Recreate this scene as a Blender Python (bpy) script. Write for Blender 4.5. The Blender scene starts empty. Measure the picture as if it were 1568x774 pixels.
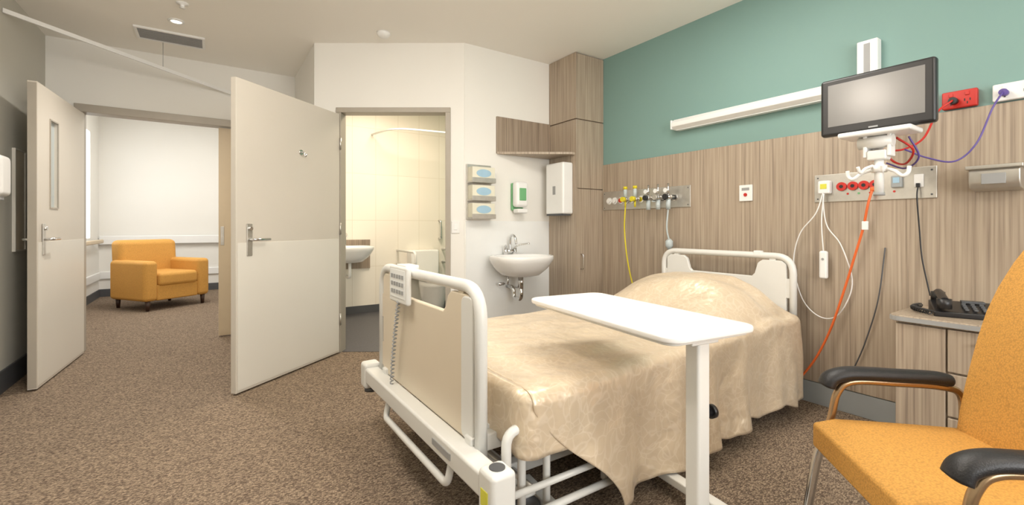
import bpy, math, random
import bmesh
from mathutils import Vector, Matrix, noise
random.seed(3)
S = bpy.context.scene
COL = S.collection
try:
    S.view_settings.view_transform = 'Standard'
    S.view_settings.look = 'None'
    S.view_settings.gamma = 1.04
    S.view_settings.exposure = 0.0
except Exception:
    pass

# ------------------------------------------------------------ materials
def hx(h):
    h = h.lstrip('#')
    c = [int(h[i:i+2], 16)/255 for i in (0, 2, 4)]
    return tuple((v/12.92 if v <= .04045 else ((v+.055)/1.055)**2.4) for v in c)+(1,)

def newmat(name):
    m = bpy.data.materials.new(name); m.use_nodes = True
    nt = m.node_tree
    return m, nt, nt.nodes['Principled BSDF']

def mat(name, c, rough=.5, metal=0, var=.04, scale=8, bump=0, bscale=200, spec=.5, emit=0):
    m, nt, b = newmat(name)
    N, L = nt.nodes, nt.links
    c = hx(c)
    tc = N.new('ShaderNodeTexCoord')
    no = N.new('ShaderNodeTexNoise'); no.inputs['Scale'].default_value = scale
    L.new(tc.outputs['Object'], no.inputs['Vector'])
    r = N.new('ShaderNodeValToRGB')
    r.color_ramp.elements[0].position = .3; r.color_ramp.elements[1].position = .7
    r.color_ramp.elements[0].color = tuple(v*(1-var) for v in c[:3])+(1,)
    r.color_ramp.elements[1].color = tuple(min(1, v*(1+var)) for v in c[:3])+(1,)
    L.new(no.outputs['Fac'], r.inputs['Fac']); L.new(r.outputs['Color'], b.inputs['Base Color'])
    b.inputs['Roughness'].default_value = rough; b.inputs['Metallic'].default_value = metal
    b.inputs['Specular IOR Level'].default_value = spec
    if bump:
        n2 = N.new('ShaderNodeTexNoise'); n2.inputs['Scale'].default_value = bscale
        L.new(tc.outputs['Object'], n2.inputs['Vector'])
        bp = N.new('ShaderNodeBump'); bp.inputs['Strength'].default_value = bump; bp.inputs['Distance'].default_value = .004
        L.new(n2.outputs['Fac'], bp.inputs['Height']); L.new(bp.outputs['Normal'], b.inputs['Normal'])
    if emit:
        b.inputs['Emission Color'].default_value = c; b.inputs['Emission Strength'].default_value = emit
    return m

def wood(name, c1, c2, c3, rough=.45):
    m, nt, b = newmat(name); N, L = nt.nodes, nt.links
    tc = N.new('ShaderNodeTexCoord'); mp = N.new('ShaderNodeMapping')
    mp.inputs['Scale'].default_value = (85, 85, 1.6)
    L.new(tc.outputs['Object'], mp.inputs['Vector'])
    no = N.new('ShaderNodeTexNoise'); no.inputs['Scale'].default_value = 1; no.inputs['Detail'].default_value = 5
    L.new(mp.outputs['Vector'], no.inputs['Vector'])
    r = N.new('ShaderNodeValToRGB'); e = r.color_ramp.elements
    e[0].position = .28; e[0].color = hx(c1); e[1].position = .72; e[1].color = hx(c3)
    k = e.new(.48); k.color = hx(c2)
    L.new(no.outputs['Fac'], r.inputs['Fac']); L.new(r.outputs['Color'], b.inputs['Base Color'])
    b.inputs['Roughness'].default_value = rough
    return m

def carpet():
    m, nt, b = newmat('carpet_loop'); N, L = nt.nodes, nt.links
    tc = N.new('ShaderNodeTexCoord'); mp = N.new('ShaderNodeMapping')
    mp.inputs['Rotation'].default_value = (0, 0, .1); mp.inputs['Scale'].default_value = (1, 1.9, 1)
    L.new(tc.outputs['Object'], mp.inputs['Vector'])
    v = N.new('ShaderNodeTexVoronoi'); v.inputs['Scale'].default_value = 118
    L.new(mp.outputs['Vector'], v.inputs['Vector'])
    r = N.new('ShaderNodeValToRGB'); e = r.color_ramp.elements
    e[0].position = 0.05; e[0].color = hx('#62554a'); e[1].position = .95; e[1].color = hx('#ad9a84')
    k = e.new(.45); k.color = hx('#837262')
    sp = N.new('ShaderNodeSeparateColor'); L.new(v.outputs['Color'], sp.inputs['Color'])
    L.new(sp.outputs['Red'], r.inputs['Fac'])
    mx = N.new('ShaderNodeMix'); mx.data_type = 'RGBA'; mx.blend_type = 'MULTIPLY'; mx.inputs['Factor'].default_value = .55
    r2 = N.new('ShaderNodeValToRGB'); r2.color_ramp.elements[0].color = (1, 1, 1, 1); r2.color_ramp.elements[1].color = (.3, .27, .25, 1)
    r2.color_ramp.elements[0].position = .25; r2.color_ramp.elements[1].position = .8
    L.new(v.outputs['Distance'], r2.inputs['Fac'])
    L.new(r.outputs['Color'], mx.inputs['A']); L.new(r2.outputs['Color'], mx.inputs['B'])
    L.new(mx.outputs['Result'], b.inputs['Base Color'])
    bp = N.new('ShaderNodeBump'); bp.invert = True; bp.inputs['Strength'].default_value = .5; bp.inputs['Distance'].default_value = .004
    L.new(v.outputs['Distance'], bp.inputs['Height']); L.new(bp.outputs['Normal'], b.inputs['Normal'])
    b.inputs['Roughness'].default_value = .95; b.inputs['Specular IOR Level'].default_value = .1
    return m

def brocade():
    m, nt, b = newmat('satin_brocade'); N, L = nt.nodes, nt.links
    tc = N.new('ShaderNodeTexCoord')
    n0 = N.new('ShaderNodeTexNoise'); n0.inputs['Scale'].default_value = 7; n0.inputs['Detail'].default_value = 1
    L.new(tc.outputs['Object'], n0.inputs['Vector'])
    vm = N.new('ShaderNodeVectorMath'); vm.operation = 'MULTIPLY_ADD'
    vm.inputs[1].default_value = (.28, .28, .28)
    L.new(n0.outputs['Color'], vm.inputs[0]); L.new(tc.outputs['Object'], vm.inputs[2])
    v = N.new('ShaderNodeTexVoronoi'); v.feature = 'DISTANCE_TO_EDGE'; v.inputs['Scale'].default_value = 21
    L.new(vm.outputs['Vector'], v.inputs['Vector'])
    r = N.new('ShaderNodeValToRGB'); e = r.color_ramp.elements
    e[0].position = .02; e[0].color = hx('#e9d8c0'); e[1].position = .10; e[1].color = hx('#e1ceb2')
    L.new(v.outputs['Distance'], r.inputs['Fac']); L.new(r.outputs['Color'], b.inputs['Base Color'])
    r3 = N.new('ShaderNodeMapRange'); r3.inputs['From Min'].default_value = .02; r3.inputs['From Max'].default_value = .10
    r3.inputs['To Min'].default_value = .38; r3.inputs['To Max'].default_value = .32
    L.new(v.outputs['Distance'], r3.inputs['Value']); L.new(r3.outputs['Result'], b.inputs['Roughness'])
    n2 = N.new('ShaderNodeTexNoise'); n2.inputs['Scale'].default_value = 7; n2.inputs['Detail'].default_value = 3
    L.new(tc.outputs['Object'], n2.inputs['Vector'])
    bp = N.new('ShaderNodeBump'); bp.inputs['Strength'].default_value = .7; bp.inputs['Distance'].default_value = .035
    L.new(n2.outputs['Fac'], bp.inputs['Height']); L.new(bp.outputs['Normal'], b.inputs['Normal'])
    b.inputs['Sheen Weight'].default_value = .1
    b.inputs['Metallic'].default_value = .3
    return m

def tiles():
    m, nt, b = newmat('bath_tiles'); N, L = nt.nodes, nt.links
    tc = N.new('ShaderNodeTexCoord'); mp = N.new('ShaderNodeMapping')
    mp.inputs['Rotation'].default_value = (math.radians(90), 0, 0)
    L.new(tc.outputs['Object'], mp.inputs['Vector'])
    br = N.new('ShaderNodeTexBrick'); br.offset = 0
    br.inputs['Scale'].default_value = 1; br.inputs['Brick Width'].default_value = .3; br.inputs['Row Height'].default_value = .6
    br.inputs['Mortar Size'].default_value = .0025
    br.inputs['Color1'].default_value = hx('#f4eee2'); br.inputs['Color2'].default_value = hx('#f2ebde'); br.inputs['Mortar'].default_value = hx('#e0d6c4')
    L.new(mp.outputs['Vector'], br.inputs['Vector']); L.new(br.outputs['Color'], b.inputs['Base Color'])
    b.inputs['Roughness'].default_value = .35
    return m

def fabric(name, c):
    m, nt, b = newmat(name); N, L = nt.nodes, nt.links
    tc = N.new('ShaderNodeTexCoord')
    v = N.new('ShaderNodeTexVoronoi'); v.inputs['Scale'].default_value = 190
    L.new(tc.outputs['Object'], v.inputs['Vector'])
    r = N.new('ShaderNodeValToRGB'); c = hx(c)
    r.color_ramp.elements[0].color = tuple(min(1, x*1.12) for x in c[:3])+(1,)
    r.color_ramp.elements[1].color = tuple(x*.68 for x in c[:3])+(1,)
    L.new(v.outputs['Distance'], r.inputs['Fac']); L.new(r.outputs['Color'], b.inputs['Base Color'])
    bp = N.new('ShaderNodeBump'); bp.invert = True; bp.inputs['Strength'].default_value = .25; bp.inputs['Distance'].default_value = .002
    L.new(v.outputs['Distance'], bp.inputs['Height']); L.new(bp.outputs['Normal'], b.inputs['Normal'])
    b.inputs['Roughness'].default_value = .75
    return m

M = dict(
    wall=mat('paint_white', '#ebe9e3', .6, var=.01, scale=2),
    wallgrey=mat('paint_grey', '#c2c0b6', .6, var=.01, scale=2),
    vinyl=mat('vinyl_wainscot', '#eceeed', .35, var=.01),
    ceil=mat('ceiling_paint', '#f5f2eb', .7, var=.01, scale=1),
    teal=mat('paint_teal', '#7c9e98', .6, var=.015, scale=2),
    wood=wood('laminate_timber', '#867769', '#a69683', '#b7a895'),
    woodv=wood('laminate_timber_dark', '#766859', '#948371', '#a59583'),
    carpet=carpet(), brocade=brocade(), tiles=tiles(),
    door=mat('door_cream', '#cfc8bc', .4, var=.01, scale=3),
    kick=mat('door_kick_panel', '#dedad0', .3, var=.01, scale=3),
    doorB=mat('door_buff', '#c9b79a', .45, var=.02),
    frame=mat('door_frame_metal', '#a79f92', .4, var=.02),
    skirt=mat('skirting_grey', '#9a9fa0', .5, var=.03),
    skirtD=mat('skirting_dark', '#4c4d50', .5, var=.03),
    white=mat('plastic_white', '#eeeeec', .3, var=.01),
    bedw=mat('bed_powdercoat', '#e0e0dc', .3, var=.01),
    bedc=mat('bed_panel_beige', '#dacdb7', .4, var=.015, scale=3),
    tabl=mat('table_laminate', '#f1f0ee', .3, var=.005),
    chrome=mat('chrome', '#d8d8d8', .12, 1, var=.01),
    bronze=mat('bronzed_tube', '#b59a7a', .25, .9, var=.02),
    steel=mat('brushed_steel', '#c9c6bf', .35, .85, var=.05, scale=30),
    grey=mat('plastic_grey', '#9a9b9b', .5, var=.03),
    dgrey=mat('metal_dark_grey', '#55575a', .5, .3, var=.03),
    black=mat('plastic_black', '#1d1d1f', .35, var=.05),
    vinylb=mat('black_armpad', '#1b1b1e', .45, var=.05, bump=.2, bscale=300),
    screen=mat('screen_grey', '#7c7b79', .2, var=.02),
    red=mat('plastic_red', '#c0281f', .35, var=.03),
    yellow=mat('plastic_yellow', '#d9c91f', .4, var=.03),
    green=mat('plastic_green', '#6fb07a', .3, var=.03),
    blue=mat('print_blue', '#9dc0d6', .5, var=.05),
    purple=mat('cable_purple', '#5b4a94', .4, var=.03),
    orangec=mat('cable_orange', '#e0662a', .4, var=.03),
    orange=fabric('fabric_orange', '#d59c48'),
    ceramic=mat('ceramic', '#f3f3f1', .1, var=.005),
    mattr=mat('mattress_cream', '#e3d8c2', .7, var=.02),
    darkfloor=mat('vinyl_dark', '#4d4c50', .5, var=.15, scale=60),
    legw=mat('leg_dark_timber', '#3a2418', .4, var=.1),
    card=mat('card_box', '#e0ddca', .6, var=.04),
    glass=mat('glass_frosted', '#b9c4c6', .15, var=.02),
    sky=mat('daylight_glass', '#eef4f8', .2, var=0, emit=1.6),
    lampd=mat('lamp_diffuser', '#fff8ea', .4, var=0, emit=3.0),
    globe=mat('added_globe_glow', '#fff2e2', .4, var=0, emit=36),  # glow of the added ceiling-fill globes
    label=mat('label_yellow', '#d9d64a', .5, var=.02),
)

# ------------------------------------------------------------ geometry helpers
def obj(name, verts, faces, m, smooth=False):
    me = bpy.data.meshes.new(name); me.from_pydata([tuple(v) for v in verts], [], faces); me.update()
    if smooth:
        for p in me.polygons: p.use_smooth = True
    o = bpy.data.objects.new(name, me); COL.objects.link(o)
    if m: me.materials.append(M[m] if isinstance(m, str) else m)
    return o

def boxes(name, L, m, bevel=0, seg=2):
    V, F = [], []
    for (x0, x1, y0, y1, z0, z1) in L:
        n = len(V)
        V += [(x0,y0,z0),(x1,y0,z0),(x1,y1,z0),(x0,y1,z0),(x0,y0,z1),(x1,y0,z1),(x1,y1,z1),(x0,y1,z1)]
        F += [tuple(n+i for i in f) for f in [(3,2,1,0),(4,5,6,7),(0,1,5,4),(1,2,6,5),(2,3,7,6),(3,0,4,7)]]
    o = obj(name, V, F, m)
    if bevel: bev(o, bevel, seg)
    return o

def bev(o, w, seg=2):
    b = o.modifiers.new('bevel', 'BEVEL'); b.width = w; b.segments = seg; b.limit_method = 'ANGLE'; b.angle_limit = .6
    for p in o.data.polygons: p.use_smooth = True
    wn = o.modifiers.new('wn', 'WEIGHTED_NORMAL'); wn.keep_sharp = False
    return o

def box(name, x0, x1, y0, y1, z0, z1, m, bevel=0, seg=2):
    return boxes(name, [(x0,x1,y0,y1,z0,z1)], m, bevel, seg)

def fillet(pts, r, n=6, closed=False):
    P = [Vector(p) for p in pts]; out = []
    N = len(P)
    for i, p in enumerate(P):
        if not closed and i in (0, N-1): out.append(p); continue
        a = P[i-1]; c = P[(i+1) % N]
        da, dc = (a-p), (c-p)
        k = min(r, da.length*.45, dc.length*.45)
        s = p+da.normalized()*k; e = p+dc.normalized()*k
        for j in range(n+1):
            t = j/n
            out.append(s*(1-t)**2+p*2*t*(1-t)+e*t*t)
    return out

def smoothp(pts, n=8):
    P = [Vector(p) for p in pts]; P = [P[0]*2-P[1]]+P+[P[-1]*2-P[-2]]
    out = []
    for i in range(1, len(P)-2):
        for j in range(n):
            t = j/n
            a, b, c, d = P[i-1], P[i], P[i+1], P[i+2]
            out.append(.5*((2*b)+(-a+c)*t+(2*a-5*b+4*c-d)*t*t+(-a+3*b-3*c+d)*t**3))
    out.append(P[-2]); return out

def tube(name, pts, r, m, closed=False, sides=12, sx=1.0, radii=None):
    P = [Vector(p) for p in pts]; n = len(P)
    V, F = [], []
    T = []
    for i in range(n):
        if closed: t = P[(i+1) % n]-P[i-1]
        else: t = P[min(i+1, n-1)]-P[max(i-1, 0)]
        T.append(t.normalized() if t.length > 1e-9 else Vector((0,0,1)))
    u = T[0].orthogonal().normalized()
    if abs(T[0].z) < .9: u = Vector((0,0,1))-T[0]*T[0].z; u.normalize()
    for i in range(n):
        u = (u-T[i]*u.dot(T[i])).normalized(); w = T[i].cross(u)
        rr = radii[i] if radii else r
        for k in range(sides):
            a = 2*math.pi*k/sides
            V.append(P[i]+u*math.cos(a)*rr+w*math.sin(a)*rr*sx)
    for i in range(n if closed else n-1):
        j = (i+1) % n
        for k in range(sides):
            l = (k+1) % sides
            F.append((i*sides+k, i*sides+l, j*sides+l, j*sides+k))
    if not closed:
        F.append(tuple(range(sides))[::-1]); F.append(tuple((n-1)*sides+k for k in range(sides)))
    o = obj(name, V, F, m, True)
    if not closed:
        o.data.polygons[-1].use_smooth = False; o.data.polygons[-2].use_smooth = False
    return o

def cyl(name, a, b, r, m, sides=24):
    return tube(name, [a, b], r, m, sides=sides)

def lathe(name, prof, c, m, n=28, ex=1, ey=1, axis='Z'):
    V, F = [], []
    for (r, z) in prof:
        for k in range(n):
            a = 2*math.pi*k/n
            V.append((r*math.cos(a)*ex, r*math.sin(a)*ey, z))
    for i in range(len(prof)-1):
        for k in range(n):
            l = (k+1) % n
            F.append((i*n+k, i*n+l, (i+1)*n+l, (i+1)*n+k))
    F.append(tuple(range(n))[::-1]); F.append(tuple((len(prof)-1)*n+k for k in range(n)))
    if axis == 'X': V = [(-z, y, x) for x, y, z in V]
    if axis == 'Y': V = [(x, -z, y) for x, y, z in V]
    V = [(x+c[0], y+c[1], z+c[2]) for x, y, z in V]
    return obj(name, V, F, m, True)

def prism(name, pts2, plane, d0, d1, m, bevel=0):
    def mk(p, d):
        return {'YZ': (d, p[0], p[1]), 'XZ': (p[0], d, p[1]), 'XY': (p[0], p[1], d)}[plane]
    n = len(pts2)
    V = [mk(p, d0) for p in pts2]+[mk(p, d1) for p in pts2]
    F = [tuple(range(n))[::-1], tuple(range(n, 2*n))]
    F += [(i, (i+1) % n, n+(i+1) % n, n+i) for i in range(n)]
    o = obj(name, V, F, m)
    bm = bmesh.new(); bm.from_mesh(o.data); bmesh.ops.recalc_face_normals(bm, faces=bm.faces); bm.to_mesh(o.data); bm.free()
    if bevel: bev(o, bevel)
    return o

def rrect(x0, x1, y0, y1, r, n=5):
    out = []
    for cx, cy, a0 in ((x1-r, y1-r, 0), (x0+r, y1-r, 90), (x0+r, y0+r, 180), (x1-r, y0+r, 270)):
        for i in range(n+1):
            a = math.radians(a0+90*i/n); out.append((cx+r*math.cos(a), cy+r*math.sin(a)))
    return out

def group(name, parts, loc=(0,0,0), rz=0, world=True):
    e = bpy.data.objects.new(name, None); COL.objects.link(e)
    e.empty_display_size = .1
    e.location = loc; e.rotation_euler = (0, 0, rz)
    mi = (Matrix.Translation(Vector(loc)) @ Matrix.Rotation(rz, 4, 'Z')).inverted()
    for p in parts:
        p.parent = e
        if world: p.matrix_parent_inverse = mi
    return e

# ------------------------------------------------------------ room shell
HW = 3.185      # head wall plane (x)
LW = -1.171     # left wall plane
EY = 5.406      # entrance wall plane
SY = 3.556      # sink wall plane
CH = 2.75
box('floor', -1.6, 3.3, -2.12, 9.7, -.1, 0, 'carpet')
def poly(name, pts, z, t, m):
    return prism(name, pts, 'XY', z, z+t, m)
poly('floor_bathroom', [(.84,4.27),(1.87,3.585),(1.95,3.64),(3.185,3.64),(3.185,5.9),(.84,5.9)], 0.0, .004, 'darkfloor')
boxes('ceiling', [(-1.3,3.3,-2.12,5.406,CH,CH+.08),(.84,3.3,5.406,6.0,CH,CH+.08)], 'ceil')
box('ceiling_corridor', -1.6, .84, 5.406, 9.7, 3.0, 3.06, 'ceil')

box('wall_right', HW, HW+.12, -2.12, 6.0, 0, CH, 'teal')
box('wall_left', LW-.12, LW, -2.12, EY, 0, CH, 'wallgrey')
boxes('wall_entrance', [(-1.6,-.96,EY,EY+.12,0,3.0),(-.96,.62,EY,EY+.12,2.17,3.0),(.62,.766,EY,EY+.12,0,3.0)], 'wall')
box('wall_partition', .766, .84, 4.30, 9.6, 0, 3.0, 'wall')
box('wall_sink', 1.87, HW, SY, SY+.08, 0, CH, 'wall')
ang = math.atan2(-.557, .831)
dl = math.hypot(1.10, .741)
wd = boxes('wall_bathroom_door', [(0,.20,0,.1,0,CH),(.20,1.19,0,.1,2.14,CH),(1.19,dl,0,.1,0,CH)], 'wall')
wd.location = (.770, 4.297, 0); wd.rotation_euler = (0, 0, ang)
fr = boxes('trim_bathroom_door_frame', [(.19,.235,-.015,.11,0,2.13),(1.16,1.205,-.015,.11,0,2.13),(.19,1.205,-.015,.11,2.13,2.175)], 'frame', .004)
fr.location = wd.location; fr.rotation_euler = wd.rotation_euler
boxes('trim_entrance_door_frame', [(-.99,-.935,EY-.02,EY+.13,0,2.13),(.60,.65,EY-.02,EY+.13,0,2.13),(-.99,.65,EY-.02,EY+.13,2.13,2.20)], 'frame', .004)
boxes('wall_back', [(-1.3,-.2,-2.12,-2.0,0,CH),(2.6,3.3,-2.12,-2.0,0,CH),(-.2,2.6,-2.12,-2.0,0,.8),(-.2,2.6,-2.12,-2.0,2.3,CH)], 'wall')
group('added_window', [boxes('frame', [(-.2,2.6,-2.1,-2.02,.8,.86),(-.2,2.6,-2.1,-2.02,2.24,2.3),(-.2,-.14,-2.1,-2.02,.86,2.24),(2.54,2.6,-2.1,-2.02,.86,2.24),(1.17,1.23,-2.1,-2.02,.86,2.24)], 'white'),  # unseen window, added to bring light in from behind the camera
                   box('pane', -.14, 2.54, -2.075, -2.07, .86, 2.24, 'sky')], (1.2, -2.06, 1.5))
box('wall_corridor_left', -1.6, -1.47, EY+.12, 9.6, 0, 3.0, 'wall')
box('wall_corridor_end', -1.6, .766, 9.58, 9.7, 0, 3.0, 'wall')
box('window_2', -1.47, -1.462, 7.9, 8.9, .95, 2.5, 'sky')
box('wall_bathroom_back', .84, HW, 5.9, 6.0, 0, CH, 'tiles')
box('wall_bathroom_left', .84, .85, 4.32, 5.9, 0, CH, 'tiles')
box('baseboard_bathroom', .85, HW, 5.885, 5.9, .004, .10, 'skirtD')

box('wall_panelling', HW-.018, HW, -1.99, 3.150, .14, 1.715, 'wood', .002)
for i, y in enumerate((-.35, .85, 2.05)):
    box('trim_%d' % (i+1), HW-.0186, HW-.017, y-.0015, y+.0015, .14, 1.715, 'woodv')
box('baseboard_right', HW-.014, HW, -2.0, 3.150, 0, .135, 'skirt', .003)
box('baseboard_left', LW, LW+.014, -2.0, EY, 0, .15, 'skirtD', .003)
box('baseboard_corridor', -1.47, .766, 9.566, 9.58, 0, .12, 'skirtD')
box('baseboard_corridor_left', -1.47, -1.456, 5.53, 9.566, 0, .12, 'skirtD')
box('baseboard_sink', 1.87, 2.82, SY-.012, SY, 0, .12, 'skirt')
box('wall_splash_panel', 1.885, 2.82, SY-.006, SY, .12, 1.17, 'vinyl')

# corner column cupboard
cx0, cy0 = 2.838, 3.166
HC, SC = HW-.001, SY-.001
parts = [boxes('carcass', [(cx0+.006,HC,cy0+.006,SC,0.001,2.748)], 'woodv'),
         box('upper_door', cx0, HC-.002, cy0-.012, cy0+.006, 2.13, 2.74, 'wood', .002),
         box('middle_door', cx0, HC-.002, cy0-.012, cy0+.006, 1.48, 2.12, 'wood', .002),
         box('lower_door', cx0, HC-.002, cy0-.012, cy0+.006, .12, 1.472, 'wood', .002),
         boxes('side_panels', [(cx0-.012,cx0+.006,cy0-.012,SC,2.13,2.748),(cx0-.012,cx0+.006,cy0-.012,SC,0.001,2.12)], 'wood', .002),
         tube('handle', fillet([(cx0+.05,cy0-.012,.72),(cx0+.05,cy0-.045,.72),(cx0+.05,cy0-.045,.86),(cx0+.05,cy0-.012,.86)], .02), .006, 'chrome')]
group('corner_cupboard', parts, (3.0, 3.36, 1.3))

parts = [box('back_panel', 2.20, cx0-.013, SY-.02, SY, 1.80, 2.14, 'woodv', .002),
         prism('deck', [(2.20, SY-.02), (cx0-.013, SY-.02), (cx0-.013, cy0+.0), (cx0-.06, cy0+.0)], 'XY', 1.79, 1.812, 'wood', .002)]
group('corner_shelf', parts, (2.5, 3.4, 1.9))

# ------------------------------------------------------------ doors
def lever(px, sgn, z, yb):
    return [box('lock_plate', px-.022, px+.022, yb, yb+.008, z-.11, z+.11, 'steel', .003),
            tube('lever', fillet([(px, yb, z), (px, yb+.05, z), (px+sgn*.13, yb+.05, z)], .02), .009, 'chrome'),
            cyl('cylinder', (px, yb, z+.075), (px, yb+.022, z+.075), .013, 'chrome')]
L2 = 1.043
parts = [box('leaf', .0, L2, -.045, 0, .012, 2.11, 'door', .003),
         box('kick_plate', .012, L2-.012, 0, .0025, .03, 1.01, 'kick', .001)]
parts += lever(L2-.10, -1, 1.03, .0025)
parts += [tube('coat_hook', fillet([(.464,0,1.70),(.464,.035,1.70),(.464,.045,1.66),(.464,.06,1.69)], .012), .006, 'chrome'),
          cyl('coat_hook_base', (.464,0,1.70), (.464,.008,1.70), .02, 'chrome')]
parts += [cyl('hinge_%d' % i, (-.008, .004, z), (-.008, .004, z+.1), .008, 'steel') for i, z in enumerate((.25, 1.05, 1.8))]
group('door_2', parts, (.944, 4.144, 0), math.atan2(-.664, -.805), world=False)

L1 = 1.03
def leaf_with_slot(name, L, t0, t1, z0, z1):
    a, b = L-t1, L-t0
    return boxes(name, [(0,a,-.048,0,.012,2.11),(b,L,-.048,0,.012,2.11),(a,b,-.048,0,.012,z0),(a,b,-.048,0,z1,2.11)], 'door')
parts = [leaf_with_slot('leaf', L1, .235, .385, 1.26, 1.89),
         box('vision_glass', L1-.385, L1-.235, -.030, -.018, 1.26, 1.89, 'glass'),
         boxes('glazing_bead', [(L1-.395,L1-.385,-.002,.006,1.25,1.90),(L1-.235,L1-.225,-.002,.006,1.25,1.90),(L1-.385,L1-.235,-.002,.006,1.25,1.26),(L1-.385,L1-.235,-.002,.006,1.89,1.90)], 'frame'),
         box('kick_plate', .012, L1-.012, 0, .0025, .03, 1.01, 'kick', .001),
         box('edge_strip', L1, L1+.004, -.046, -.002, .02, 2.1, 'frame')]
parts += lever(L1-.10, -1, 1.03, .0025)
parts += [tube('outer_lever', fillet([(L1-.10,-.048,1.03),(L1-.10,-.10,1.03),(L1-.22,-.10,1.03)], .02), .009, 'chrome')]
group('door_1', parts, (-.922, 5.375, 0), math.atan2(-.998, -.0573), world=False)
parts = [box('leaf', .068, .598, EY+.03, EY+.075, .012, 2.12, 'doorB', .003),
         box('kick_plate', .08, .59, EY+.0275, EY+.03, .03, 1.0, 'doorB'),
         box('lock_plate', .085, .115, EY+.022, EY+.03, .93, 1.12, 'steel', .002)]
group('door_3', parts, (.33, EY+.05, 0))

# ------------------------------------------------------------ left wall items
parts = [box('housing', LW, LW+.10, 4.06, 4.24, 1.31, 1.57, 'white', .03, 4),
         box('spout', LW+.03, LW+.08, 4.12, 4.18, 1.285, 1.32, 'grey', .005)]
group('soap_dispenser', parts, (LW+.05, 4.15, 1.4))
parts = [box('panel', LW, LW+.012, 4.64, 4.84, .95, 1.67, 'bedc', .003),
         boxes('border', [(LW,LW+.018,4.63,4.64,.94,1.68),(LW,LW+.018,4.84,4.85,.94,1.68),(LW,LW+.018,4.64,4.84,1.67,1.68),(LW,LW+.018,4.64,4.84,.94,.95)], 'kick')]
group('wall_notice_board', parts, (LW, 4.74, 1.3))

# ceiling items
vx, vy = -.28, 4.85
vz = CH
parts = [boxes('frame', [(vx-.24,vx+.24,vy-.14,vy-.12,vz-.015,vz),(vx-.24,vx+.24,vy+.12,vy+.14,vz-.015,vz),(vx-.24,vx-.22,vy-.12,vy+.12,vz-.015,vz),(vx+.22,vx+.24,vy-.12,vy+.12,vz-.015,vz)], 'white'),
         box('duct', vx-.22, vx+.22, vy-.12, vy+.12, vz-.003, vz, 'dgrey'),
         boxes('slats', [(vx-.22,vx+.22,vy-.115+i*.026,vy-.101+i*.026,vz-.013,vz-.002) for i in range(9)], 'grey')]
group('ceiling_vent', parts, (vx, vy, vz))
x, y = -.225, 4.446
g = group('downlight', [lathe('trim_ring', [(.055,0),(.055,-.008),(.042,-.012),(.038,-.004)], (x,y,CH), 'white'),
                    cyl('lens', (x,y,CH-.001), (x,y,CH-.006), .036, 'lampd')], (x, y, CH))
l = bpy.data.lights.new('lamp', 'SPOT'); l.energy = 110; l.spot_size = math.radians(130); l.spot_blend = 1; l.shadow_soft_size = .05; l.color = (1,.93,.84)
o = bpy.data.objects.new('lamp', l); COL.objects.link(o); o.location = (x, y, CH-.03)
o.parent = g; o.matrix_parent_inverse = Matrix.Translation(Vector((x, y, CH))).inverted()
x, y = -.17, 4.07
group('unlit_downlight', [lathe('escutcheon', [(.04,0),(.04,-.005),(.015,-.012),(.012,-.03),(.02,-.034),(.001,-.036)], (x,y,CH), 'white')], (x, y, CH))  # stands for the second downlight, without a lamp
group('smoke_detector', [lathe('body', [(.055,0),(.055,-.015),(.04,-.035),(.02,-.04),(.001,-.04)], (1.208,3.747,CH), 'white')], (1.208,3.747,CH))
ta, tb = Vector((LW, 4.45, 2.585)), Vector((.20, EY, 2.47))
d = (tb-ta)
V = []
side = Vector((-d.y, d.x, 0)).normalized()*.008; up = Vector((0,0,.015))
for p in (ta, tb):
    for s, u in ((-1,-1),(1,-1),(1,1),(-1,1)): V.append(p+side*s+up*u)
rail = obj('rail', V, [(0,1,2,3),(7,6,5,4),(0,4,5,1),(1,5,6,2),(2,6,7,3),(3,7,4,0)], 'white')
hp = ta.lerp(tb, .60)
group('curtain_track', [rail, cyl('hanger', hp, (hp.x, hp.y, CH), .002, 'grey')], hp)

def luminaire(x, y, w, h, z, power, colr=(1,.95,.88)):
    g = group('ceiling_light', [boxes('trim_frame', [(x-w/2-.02,x+w/2+.02,y-h/2-.02,y-h/2,z-.02,z),(x-w/2-.02,x+w/2+.02,y+h/2,y+h/2+.02,z-.02,z),(x-w/2-.02,x-w/2,y-h/2,y+h/2,z-.02,z),(x+w/2,x+w/2+.02,y-h/2,y+h/2,z-.02,z)], 'white'),
                            box('diffuser', x-w/2, x+w/2, y-h/2, y+h/2, z-.01, z-.002, 'lampd')], (x, y, z))
    l = bpy.data.lights.new('lamp', 'AREA'); l.shape = 'RECTANGLE'; l.size = w; l.size_y = h; l.energy = power; l.color = colr
    o = bpy.data.objects.new('lamp', l); COL.objects.link(o); o.location = (x, y, z-.03)
    o.parent = g; o.matrix_parent_inverse = Matrix.Translation(Vector((x, y, z))).inverted()
luminaire(1.75, 1.5, 1.2, .6, CH, 24)
luminaire(-.1, 2.2, .6, 1.2, CH, 15)
luminaire(-.3, 7.3, .6, 1.6, 3.0, 48, (1,.98,.95))
luminaire(1.9, 4.7, .6, .6, CH, 38, (1,.84,.64))
def added_globe(x, y, z):  # unseen globe lamps, added to brighten the ceiling
    group('added_globe_light', [lathe('globe', [(.14*math.sin(math.pi*i/16)+.0005, -.14*math.cos(math.pi*i/16)) for i in range(17)], (x,y,z), 'globe'),
                            cyl('stem', (x,y,z+.14), (x,y,CH), .01, 'white'), cyl('rose', (x,y,CH-.02), (x,y,CH), .05, 'white')], (x,y,z))
added_globe(.1, 1.6, 2.30)
added_globe(1.3, -.6, 2.32)
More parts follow.
